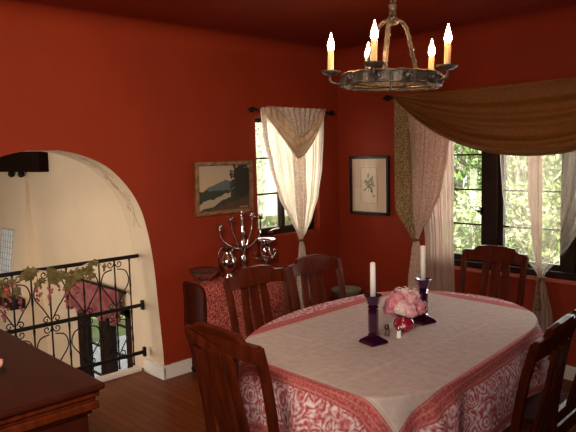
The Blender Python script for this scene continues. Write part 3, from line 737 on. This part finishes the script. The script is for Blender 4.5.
# back window rod and drapes
br_ = thing('curtain_rod', 'dark curtain rod above the triple casement window beneath the bronze swag', 'curtain rod')
b = MB(); b.tube([(.66, -.07, 2.055), (3.0, -.07, 2.055)], .010, 10); b.build('pole', M['dark_frame'], br_, smooth=True)
for x_, s_ in ((.66, -1), (3.0, 1)):
    b = MB(); finial(b, (x_, -.07, 2.055), (1, 0, 0), s_); b.build('finial', M['dark_frame'], br_, smooth=True)
for x_ in (.69, 2.95): MB().b2(x_-.008, x_+.008, -.07, 0, 2.045, 2.065).build('bracket', M['iron'], br_)
lc = thing('layered_curtain', 'flecked gold and mauve lace curtain tied at the left of the casements', 'curtain')
panel('plain_sheer', lc, M['sheer_plain'], 'y', -.045, [(2.05, .88, 1.225), (1.6, .88, 1.225), (1.3, .92, 1.225), (.9, .965, 1.225), (.5, .96, 1.24), (.15, .95, 1.24)], 9, .009, seed=3)
panel('lace_drape', lc, M['sheer_mauve'], 'y', -.085, [(2.05, .82, 1.24), (1.8, .82, 1.225), (1.55, .82, 1.19), (1.3, .83, 1.14), (1.1, .845, 1.05), (.98, .86, .965), (.90, .88, .925)], 8, .012, seed=8)
panel('gold_drape', lc, M['leopard'], 'y', -.095, [(2.05, .70, .85), (1.7, .70, .86), (1.3, .70, .875), (1.15, .705, .885), (1.12, .715, .885), (.90, .865, .905)], 3, .012, nu=40, seed=9)
panel('curtain_tail', lc, M['sheer_mauve'], 'y', -.08, [(.885, .87, .925), (.8, .855, .955), (.55, .82, .985), (.2, .80, 1.0)], 4, .012, nu=50, seed=10)
b = MB(); b.tube([(.898+.036*math.sin(a), -.085+.028*math.cos(a), .885+.008*math.sin(a)) for a in [2*PI*k/16 for k in range(16)]], .009, 8, closed=True); b.build('tie_band', M['tieback'], lc, smooth=True)
rc = thing('sheer_curtain', 'pale see through curtain with tasselled tie across the right casements', 'curtain')
SH = M['sheer_gauzy']
panel('sheer_panel', rc, SH, 'y', -.055, [(2.04, 1.60, 1.93), (1.55, 1.61, 1.93), (1.3, 1.63, 1.93), (1.1, 1.67, 1.93), (.95, 1.73, 1.925), (.82, 1.82, 1.925), (.74, 1.89, 1.925), (.705, 1.905, 1.925)], 5, .014, seed=11)
panel('sheer_panel', rc, SH, 'y', -.055, [(2.04, 1.93, 2.36), (1.55, 1.93, 2.35), (1.3, 1.93, 2.30), (1.1, 1.93, 2.21), (.95, 1.93, 2.12), (.82, 1.93, 2.03), (.74, 1.925, 1.96), (.705, 1.925, 1.945)], 5, .008, seed=12)
panel('center_pleat', rc, M['sheer_plain'], 'y', -.072, [(2.04, 1.80, 1.92), (1.3, 1.83, 1.93), (1.0, 1.86, 1.935), (.705, 1.912, 1.938)], 2, .010, nu=30, seed=13)
panel('side_pleat', rc, SH, 'y', -.075, [(2.04, 2.12, 2.19), (1.3, 2.06, 2.13), (1.0, 2.0, 2.06), (.72, 1.925, 1.945)], 1.5, .004, nu=24, seed=14)
panel('curtain_tail', rc, M['sheer_plain'], 'y', -.06, [(.70, 1.905, 1.945), (.62, 1.89, 1.97), (.45, 1.87, 2.01), (.15, 1.86, 2.03)], 4, .012, nu=50, seed=15)
b = MB(); b.tube([(1.925+.032*math.sin(a), -.063+.030*math.cos(a), .70) for a in [2*PI*k/16 for k in range(16)]], .009, 8, closed=True); b.ball((1.925, -.10, .69), .02)
tbd = b.build('tie_band', M['tassel'], rc, smooth=True)
b = MB(); b.tube([(1.925, -.10, .69), (1.93, -.105, .60)], .004, 6); b.lathe([(.006, .0), (.014, -.008), (.010, -.02), (.014, -.03), (.021, -.12), (.018, -.122)], (1.93, -.105, .60), 14); b.build('tassel', M['tassel'], tbd, smooth=True)
# bronze swag
def swg(u, v):
    x = .70+2.35*u; w_ = 1-abs(2*u-1)**2.1
    zb = 2.055-.50*w_; zt = 2.075 - .02*w_
    z = zt+(zb-zt)*v - .012*math.sin(u*PI)*0
    gat = min(1, u*5+.15)*min(1, (1-u)*5+.15)
    d = .030*math.sin(v*15+u*3.0)*w_*(.25+.9*abs(v-.4)*1.8) + .011*math.sin(v*41+3*u)*(1-w_*.5)*gat + .010*w_*math.sin(v**3*26) + .05*w_*math.sin(min(1, v*1.2)*PI*.5)
    return V(x, -.105-.012-d, z)
b = MB(); b.grid(90, 60, swg)
tag(b.build('window_swag', M['swag'], smooth=True, thick=.003), 'bronze brown fabric swag draped across the top of the casement windows', 'swag')

# ------------------------------------------------------------------ dresser (foreground left)
dr = thing('dark_cabinet', 'dark mahogany cabinet with stepped moulding in the near left corner', 'cabinet', (0, 0, 0))
X1_, YA_, ZD = 1.945, -3.362, .865
X0_, YB_ = .35, -3.95
MB().b2(X0_, X1_, YB_, YA_, ZD-.022, ZD).build('cabinet_top', M['wood_top'], dr, bevel=.007)
b = MB()
for k, (ins, za_, zb_) in enumerate(((.014, ZD-.045, ZD-.022), (.024, ZD-.060, ZD-.045), (.016, ZD-.088, ZD-.060), (.034, ZD-.105, ZD-.088))):
    b.b2(X0_+ins, X1_-ins, YB_+ins, YA_-ins, za_, zb_)
b.build('moulding', M['wood'], dr, bevel=.005)
MB().b2(X0_+.045, X1_-.045, YB_+.045, YA_-.045, .10, ZD-.105).build('carcase', M['wood_top'], dr, bevel=.004)
for sx in (X0_+.08, X1_-.08):
    for sy in (YB_+.08, YA_-.08): MB().tube([(sx, sy, 0), (sx, sy, .02), (sx, sy, .10)], [.022, .028, .036], 10).build('foot', M['wood'], dr, smooth=True)
n0 = 0
for k in range(3):
    xa = X0_+.07+k*.5
    d = MB().b2(xa, xa+.46, YB_+.03, YB_+.045, .14, ZD-.13).build('door', M['wood_top'], dr, bevel=.004)
    MB().ball((xa+.42, YB_+.02, .5), .014).build('knob', M['brass'], d, smooth=True)
# small cut glass dish that peeks in at the left border
gd = thing('glass_candy_dish', 'small pink and white glass dish on the dark cabinet at the left border', 'dish', (1.625, -3.62, ZD))
MB().lathe([(.022, 0), (.022, .004), (.008, .01), (.02, .02), (.04, .045), (.044, .06), (.040, .06), (.03, .038), (.0, .02)], n=32, flute=8, fl=.06).build('dish_body', mat('rose_glass', (.75, .40, .34), .08, Transmission_Weight=.4), gd, smooth=True)

# ------------------------------------------------------------------ green dish on a low stand in the corner
sd_ = thing('plant_stand', 'low dark stand in the room corner carrying the green dish', 'stand', (.30, -.27, 0))
MB().lathe([(.13, .325), (.14, .33), (.14, .345), (.13, .35)], n=28).build('stand_top', M['wood_side'], sd_, smooth=True)
for k in range(3):
    a = k*2*PI/3+.5; MB().tube([(.12*math.cos(a), .12*math.sin(a), 0), (.09*math.cos(a), .09*math.sin(a), .17), (.105*math.cos(a), .105*math.sin(a), .33)], .012, 8).build('leg', M['wood_side'], sd_, smooth=True)
tag(MB().lathe([(.08, 0), (.085, .004), (.11, .02), (.130, .062), (.137, .078), (.130, .08), (.12, .06), (.09, .022), (.0, .016)], (.30, -.27, .351), 36).build('green_dish', noisy('celadon_glaze', (.20, .21, .12), (.25, .26, .15), 8, .25, 0), smooth=True), 'shallow round grey green ceramic dish on the low corner stand', 'dish')

# ------------------------------------------------------------------ table setting
def candlestick(label, x, y, rz, hc):
    t = thing('glass_candlestick', label, 'candlestick', (x, y, .76), rz, 'purple glass candlesticks on the dining table')
    def sq(pr, n=4):
        b = MB(); b.lathe(pr, n=n); return b
    sq([(.066, .0), (.068, .006), (.060, .016), (.040, .026), (.030, .032)], 4).build('base', M['purple'], t, bevel=.003)
    sq([(.022, .030), (.027, .040), (.018, .046), (.023, .052), (.0235, .150), (.018, .156), (.026, .162), (.022, .168)], 8).build('column', M['purple'], t)
    sq([(.018, .168), (.026, .176), (.033, .196), (.042, .216), (.040, .219), (.020, .214), (.014, .205), (.0, .205)], 8).build('cup', M['purple'], t, bevel=.001)
    c = thing('taper_candle', label.replace('purple glass candlestick', 'white taper candle').replace('standing', 'rising from the candlestick'), 'candle', (x, y, .76+.206), 0, 'white tapers in the purple candlesticks')
    MB().lathe([(.0125, 0), (.0122, hc*.5), (.0115, hc-.004), (.006, hc)], n=20).build('wax', M['candle'], c, smooth=True)
    MB().tube([(0, 0, hc-.001), (.001, 0, hc+.009)], .0012, 5).build('wick', M['iron'], c)
candlestick('purple glass candlestick standing alone left of the flowers', 2.12, -2.17, .6, .158)
candlestick('purple glass candlestick standing behind the right side of the flowers', 2.09, -1.74, .6, .178)
va = thing('flower_vase', 'small round ruby glass vase with a painted star glint in the table centre', 'vase', (2.11, -1.93, .76))
MB().lathe([(.026, 0), (.028, .003), (.044, .018), (.050, .037), (.044, .056), (.032, .068), (.037, .076), (.034, .0765), (.028, .068), (.04, .052), (.045, .037), (.0, .012)], n=32).build('bowl', M['ruby'], va, smooth=True)
b = MB()
dcam = Vector((3.81-2.11, -4.28+1.93, 0)).normalized(); sdv = V(-dcam.y, dcam.x, 0)
cc = V(0, 0, .038)+dcam*.0503
st_ = []
for k in range(12):
    r = .017 if k % 2 == 0 else .004; q = k*PI/6; st_.append(b.bm.verts.new(cc+sdv*r*math.cos(q)+V(0, 0, r*math.sin(q))-dcam*(.002 if k % 2 == 0 else 0)))
b.bm.faces.new(st_); b.build('star_glint', mat('painted_glint', (.85, .5, .5), .3), va, thick=.001)  # flash glint on the vase, painted as a pale star facing the camera
# hydrangea heads: many four petalled florets on rounded heads
hb = thing('hydrangea_bouquet', 'round bunch of pale and deep pink hydrangeas in the ruby vase', 'flowers', (2.11, -1.93, .76))
pinks = [noisy('pink_petal', (.70, .24, .33), (.88, .62, .64), 60, .6, 0), noisy('pale_petal', (.78, .48, .52), (.90, .80, .78), 60, .6, 0), noisy('rose_petal', (.58, .13, .22), (.82, .42, .48), 60, .6, 0)]
heads = [((-.055, -.01, .120), .040), ((.03, -.055, .125), .040), ((.062, .03, .120), .037), ((-.01, .062, .135), .038), ((.0, 0.0, .172), .040), ((-.035, -.055, .112), .034), ((.045, -.01, .160), .036), ((-.04, .03, .162), .036), ((.0, -.045, .165), .035), ((.06, -.03, .112), .032), ((.02, .04, .165), .036), ((-.015, -.065, .140), .033)]
r3 = random.Random(11)
for hi, (c, rr) in enumerate(heads):
    b = MB(); b.ball(c, rr*.82, u=12, v=8)
    for k in range(60):
        zz = r3.uniform(-.8, 1); a = r3.uniform(0, 2*PI); q = math.sqrt(1-zz*zz); n_ = V(q*math.cos(a), q*math.sin(a), zz)
        t1 = n_.orthogonal().normalized(); t1.rotate(Matrix.Rotation(r3.uniform(0, 3), 3, n_)); t2_ = n_.cross(t1); p0 = Vector(c)+n_*rr*r3.uniform(.9, 1.08)
        for j in range(4):
            d = t1*math.cos(j*PI/2)+t2_*math.sin(j*PI/2); e = n_.cross(d); s_ = .0085
            vs = [b.bm.verts.new(x_) for x_ in (p0, p0+d*s_*.55+e*s_*.5+n_*.002, p0+d*s_*1.1+n_*.001, p0+d*s_*.55-e*s_*.5+n_*.002)]; b.bm.faces.new(vs)
    b.build('flower_head', pinks[hi % 3], hb, recalc=False)
b = MB()
for (c, rr) in heads: b.tube([(c[0]*.2, c[1]*.2, .02), (c[0]*.35, c[1]*.35, .07), c], .003, 5)
b.build('stems', mat('green_stem', (.05, .12, .03), .5), hb)
def shaker(nm, lb, x, y, body, lid):
    t = thing(nm, lb, 'shaker', (x, y, .76))
    MB().lathe([(.012, 0), (.013, .003), (.010, .02), (.0095, .034), (.0, .034)], n=16).build('glass_body', body, t, smooth=True)
    MB().lathe([(.0115, .034), (.0118, .044), (.009, .052), (.003, .055)], n=16).build('cap', lid, t, smooth=True)
shaker('pepper_shaker', 'small glass shaker with dark cap between candlestick and vase', 2.10, -2.045, mat('pepper_glass', (.18, .14, .12), .1, Transmission_Weight=.4), mat('dark_chrome', (.12, .07, .06), .25, .8))
shaker('salt_shaker', 'small white filled glass shaker in front of the ruby vase', 2.155, -2.03, mat('salt_glass', (.95, .95, .95), .1), M['silver'])

# ------------------------------------------------------------------ chandelier
CX, CY, CZ = 2.147, -2.062, 1.912
vd = Vector((3.81-CX, -4.28-CY, 0)).normalized(); vr_ = Vector((-vd.y, vd.x, 0))    # toward the room's open side, and sideways
def cdir(deg): a = math.radians(deg); return vd*math.cos(a)+vr_*math.sin(a)
chd = thing('chandelier', 'round hammered iron chandelier with five candle bulbs above the dining table', 'chandelier', (CX, CY, CZ))
chd.rotation_mode = 'QUATERNION'
from mathutils import Quaternion
chd.rotation_quaternion = Quaternion(vd, math.radians(-1.8))
RR = .211
b = MB(); n_ = 72; g = []
for k in range(n_):
    q = 2*PI*k/n_; wv = .003*math.sin(q*24)
    g.append([b.bm.verts.new(((RR+o+wv)*math.cos(q), (RR+o+wv)*math.sin(q), z)) for o, z in ((.0, .022), (-.006, .022), (-.006, -.022), (.0, -.022))])
for k in range(n_):
    for j in range(4): b.bm.faces.new((g[k][j], g[(k+1) % n_][j], g[(k+1) % n_][(j+1) % 4], g[k][(j+1) % 4]))
b.build('ring_band', M['iron_chand'], chd)
b = MB(); 
for zz in (.022, -.022): b.tube([((RR-.002+.003*math.sin(k*1.3))*math.cos(2*PI*k/72), (RR-.002+.003*math.sin(k*1.3))*math.sin(2*PI*k/72), zz+.002*math.sin(k*1.9)) for k in range(72)], .0065, 6, closed=True)
b.build('twisted_rim', M['iron_chand'], chd, smooth=True)
for k in range(10):
    a = cdir(k*36+18); b = MB(); b.ball(a*RR, .013, u=8, v=6); 
    b.tube(spiral_pts if False else [a*(RR+.004)+Vector((-a.y, a.x, 0))*(.028*math.cos(t_/10*2*PI))+V(0, 0, .014*math.sin(t_/10*2*PI)) for t_ in range(10)], .003, 5, closed=True)
    b.build('rosette', M['iron_chand'], chd, smooth=True)
b = MB()
for k in range(3):
    a = cdir(k*60); b.tube([a*(RR-.004)+V(0, 0, -.018), a*.08+V(0, 0, -.026), -a*.08+V(0, 0, -.026), -a*(RR-.004)+V(0, 0, -.018)], .005, 6)
b.build('cross_bars', M['iron_chand'], chd, smooth=True)
for dg, rr_ in ((-140, .205), (-8, .205), (142, .205)):
    a = cdir(dg); b = MB()
    path = catmull([V(0, 0, .245)+a*.004, V(0, 0, .262)+a*.045, V(0, 0, .235)+a*.10, V(0, 0, .14)+a*.145, V(0, 0, .02)+a*.200], 10)
    b.tube(path, .009, 6, sect=(1.2, .8))
    tw = []; sdv = Vector((-a.y, a.x, 0))
    for i_, p in enumerate(path): tw.append(p+sdv*.010*math.cos(i_*1.4)+a*.008*math.sin(i_*1.4))
    b.tube(tw, .0045, 5)
    b.build('twisted_strap', M['iron_chand'], chd, smooth=True)
b = MB(); b.lathe([(.01, .235), (.026, .243), (.03, .257), (.016, .27), (.014, .30), (.02, .32), (.008, .332)], n=14); b.build('hub', M['iron_chand'], chd, smooth=True)
zz = .335; k = 0
while zz < .555:
    b = MB(); d = vr_ if k % 2 == 0 else vd
    b.tube([d*.013*math.cos(2*PI*i/12)+V(0, 0, zz+.02+.024*math.sin(2*PI*i/12)) for i in range(12)], .0045, 6, closed=True)
    b.build('chain_link', M['iron_chand'], chd, smooth=True); zz += .036; k += 1
MB().lathe([(.01, .565), (.04, .575), (.055, .595), (.055, .606)], n=20).build('ceiling_cup', M['iron_chand'], chd, smooth=True)
RC = .264
for dg in (-15, 58, -87, 137, -155):
    a = cdir(dg)
    arm = MB().tube(catmull([a*(RR-.002)+V(0, 0, -.008), a*(RR+.02)+V(0, 0, -.012), a*RC+V(0, 0, .0), a*RC+V(0, 0, .030)], 6), .006, 8).build('arm', M['iron_chand'], chd, smooth=True)
    pan = MB().lathe([(.006, .024), (.024, .028), (.038, .038), (.043, .044), (.036, .043), (.016, .036), (.0, .036)], tuple(a*RC), 28, flute=14, fl=.06).build('drip_pan', M['iron_chand'], arm, smooth=True)
    MB().lathe([(.0145, .036), (.0145, .048), (.0135, .050), (.0135, .130), (.009, .132)], tuple(a*RC), 16).build('candle_sleeve', M['sleeve'], arm, smooth=True)
    MB().lathe([(.006, .130), (.012, .138), (.0155, .150), (.0125, .166), (.0065, .184), (.002, .202), (.0005, .208)], tuple(a*RC), 16).build('bulb', M['bulb'], arm, smooth=True)

# ------------------------------------------------------------------ garden
st(MB().b2(-.3, 16, .3, 26, -.62, -.5).b2(-6.3, -.3, 3.0, 26, -.62, -.5).build('ground_back', M['lawn']))
st(MB().b2(-26, -6.3, -8, 26, -1.72, -1.6).build('ground_west', M['lawn']))
st(MB().b2(-6.3, -.27, 2.97, 2.999, -1.6, -.5).b2(-.3, -.27, .3, 2.97, -1.6, -.5).build('ground_glare_bank', noisy('glare_bank_white', (.86, .86, .82), (.92, .92, .88), 5, .8, .2)))  # white bank added so the lower window panes show glare
st(MB().b2(-6.3, -.3, -1.12, 3.0, -1.72, -1.6).build('ground_side', noisy('glare_patio_white', (.86, .86, .83), (.92, .92, .9), 5, .8, .2)))  # patio made near white to put glare into the lower window
def leaves(center, rad, count, size, rnd):
    vs, fs = [], []
    for k in range(count):
        while True:
            p = V(rnd.uniform(-1, 1), rnd.uniform(-1, 1), rnd.uniform(-1, 1))
            if p.length < 1: break
        if rnd.random() < .6: p = p.normalized()*rnd.uniform(.7, 1)
        if noise.noise(p*2.3+Vector(center)) < -.08: continue
        p = Vector(center)+V(p.x*rad[0], p.y*rad[1], p.z*rad[2])
        n_ = V(rnd.uniform(-1, 1), rnd.uniform(-1, 1), rnd.uniform(-.3, 1)).normalized(); t_ = n_.orthogonal(); t_.rotate(Matrix.Rotation(rnd.uniform(0, 6), 3, n_)); s_ = size*rnd.uniform(.6, 1.3); u_ = n_.cross(t_)
        i = len(vs); vs += [p-t_*s_, p+u_*s_*.45, p+t_*s_, p-u_*s_*.45]; fs.append((i, i+1, i+2, i+3))
    me = bpy.data.meshes.new('foliage'); me.from_pydata([tuple(v) for v in vs], [], fs); return me
def tree(nm, label, x, y, base, h, rad, count, size, m_, seed, trunk=.09, bark='bark'):
    rnd = random.Random(seed); t = thing(nm, label, 'bush' if 'bush' in nm else 'tree', (x, y, base), 0, 'garden trees outside')
    me = leaves((0, 0, h), rad, count, size, rnd); me.materials.append(m_); o = bpy.data.objects.new('foliage', me); COL.objects.link(o); o.parent = t
    b = MB(); top = h+rad[2]*.5
    b.tube(catmull([(0, 0, 0), (rnd.uniform(-.1, .1), 0, top*.35), (rnd.uniform(-.15, .15), 0, top*.7), (rnd.uniform(-.2, .2), 0, top)], 5), [trunk*(1-.7*i/15) for i in range(16)], 8)
    for k in range(4):
        z = top*(.35+.12*k); a = rnd.uniform(0, 6); b.tube([(0, 0, z), (rad[0]*.35*math.cos(a), rad[1]*.35*math.sin(a), z+.35), (rad[0]*.7*math.cos(a), rad[1]*.7*math.sin(a), z+.8)], [trunk*.45, trunk*.3, trunk*.1], 6)
    b.build('trunk', M[bark], t, smooth=True)
B_ = -.5
tree('pale_tree', 'pale trunked tree seen through the left casement', .15, 3.3, B_, 2.9, (.9, .9, 1.3), 3740, 0.043, M['leaf2'], 1, .07)
tree('leafy_bush', 'bright leafy bush low behind the left casement', 0.35, 2.4, B_, 1.0, (.8, .7, .8), 4420, 0.036, M['leaf2'], 2, .03)
tree('leafy_bush', 'green garden bush low behind the middle casement', .9, 2.9, B_, 1.0, (.9, .7, .85), 4420, 0.036, M['leaf'], 3, .03)
tree('leafy_tree', 'green tree filling the view of the middle casement', .3, 5.2, B_, 2.6, (1.7, 1.2, 1.9), 8840, 0.061, M['leaf'], 4, .1)
tree('shady_tree', 'deep green tree high behind the left casement', -2.0, 5.4, B_, 2.8, (1.7, 1.2, 2.0), 8840, 0.061, M['leaf3'], 5, .1)
tree('shady_tree', 'deep green tree behind the right casement and sheer curtain', 2.1, 4.6, B_, 2.2, (1.2, 1.1, 1.7), 7140, 0.058, M['leaf3'], 6, .1)
tree('far_tree', 'tall pale green tree far off behind the garden bushes', -1.5, 9.5, B_, 3.0, (3.4, 1.5, 3.2), 11900, 0.101, M['leaf2'], 7, .16)
tree('far_tree', 'tall green tree far off behind the right casements', 3.4, 9.5, B_, 3.0, (3.4, 1.5, 3.2), 11900, 0.101, M['leaf'], 8, .16)
tree('leafy_bush', 'dark bush at the low right corner of the casement view', 1.75, 2.0, B_, .75, (.5, .5, .6), 3400, 0.036, M['leaf3'], 9, .03)
tree('side_tree', 'sunlit tree outside the small side window', -4.3, 4.2, -.5, 2.3, (1.4, 1.1, 1.9), 7140, 0.065, M['leaf2'], 10, .1)
tree('side_tree', 'second pale tree farther out beyond the side window', -8.5, 6.5, -1.6, 3.2, (2.6, 2.2, 3.0), 10200, 0.101, M['leaf2'], 12, .14)

# ------------------------------------------------------------------ light
def area(name, loc, tgt, size, power, color, sy=None):
    l = bpy.data.lights.new(name, 'AREA'); l.energy = power; l.color = color; l.size = size
    if sy: l.shape = 'RECTANGLE'; l.size_y = sy
    o = bpy.data.objects.new(name, l); COL.objects.link(o); o.location = loc
    o.rotation_euler = (Vector(tgt)-Vector(loc)).to_track_quat('-Z', 'Y').to_euler(); return o
s = bpy.data.lights.new('sun', 'SUN'); s.energy = 11; s.angle = .02; s.color = (1, .95, .85)
o = bpy.data.objects.new('sun', s); COL.objects.link(o); o.rotation_euler = V(-.35, .62, -.80).to_track_quat('-Z', 'Y').to_euler()
area('window_daylight', (1.8, .45, 1.45), (1.9, -2.2, .7), 1.7, 75, (1, 1, .95), 1.3)
area('side_window_daylight', (-.5, -.6, 1.5), (2.0, -1.6, .9), .7, 20, (1, .95, .84), .95)
area('room_fill', (3.4, -4.6, 2.2), (0, -2.6, 1.3), .5, 36, (1, .82, .62)).data.spread = math.radians(95)  # unseen fill light added behind the camera, aimed at the left wall
area('hall_fill', (-2.4, -5.0, .6), (-1.6, -1.3, 1.0), 1.6, 76, (1, .91, .78), 1.4)  # fill light added inside the closed hall to brighten its cream walls
area('camera_flash', (3.86, -4.33, 1.78), (2.0, -1.9, .9), .12, 13, (1, .93, .84))
w = bpy.data.worlds.new('sky'); bpy.context.scene.world = w; w.use_nodes = True
bg = w.node_tree.nodes['Background']; bg.inputs[0].default_value = (.86, .93, 1.0, 1); bg.inputs[1].default_value = 1.7

# ------------------------------------------------------------------ camera
C_ = V(3.8136, -4.2840, 1.60); yaw, pit, rol = math.radians(46.4727), math.radians(5.6035), math.radians(-1.394)
F = V(-math.sin(yaw)*math.cos(pit), math.cos(yaw)*math.cos(pit), -math.sin(pit)); r0 = V(math.cos(yaw), math.sin(yaw), 0); u0 = r0.cross(F)
Rv = r0*math.cos(rol)+u0*math.sin(rol); Uv = -r0*math.sin(rol)+u0*math.cos(rol)
cam = bpy.data.cameras.new('camera'); co = bpy.data.objects.new('camera', cam); COL.objects.link(co)
mx = Matrix(((Rv.x, Uv.x, -F.x, C_.x), (Rv.y, Uv.y, -F.y, C_.y), (Rv.z, Uv.z, -F.z, C_.z), (0, 0, 0, 1))); co.matrix_world = mx
cam.sensor_width = 36; cam.lens = 618.87/576*36; cam.clip_start = .05
sc_ = bpy.context.scene; sc_.camera = co
sc_.view_settings.view_transform = 'Standard'; sc_.view_settings.look = 'None'; sc_.view_settings.gamma = 1; sc_.view_settings.exposure = 0
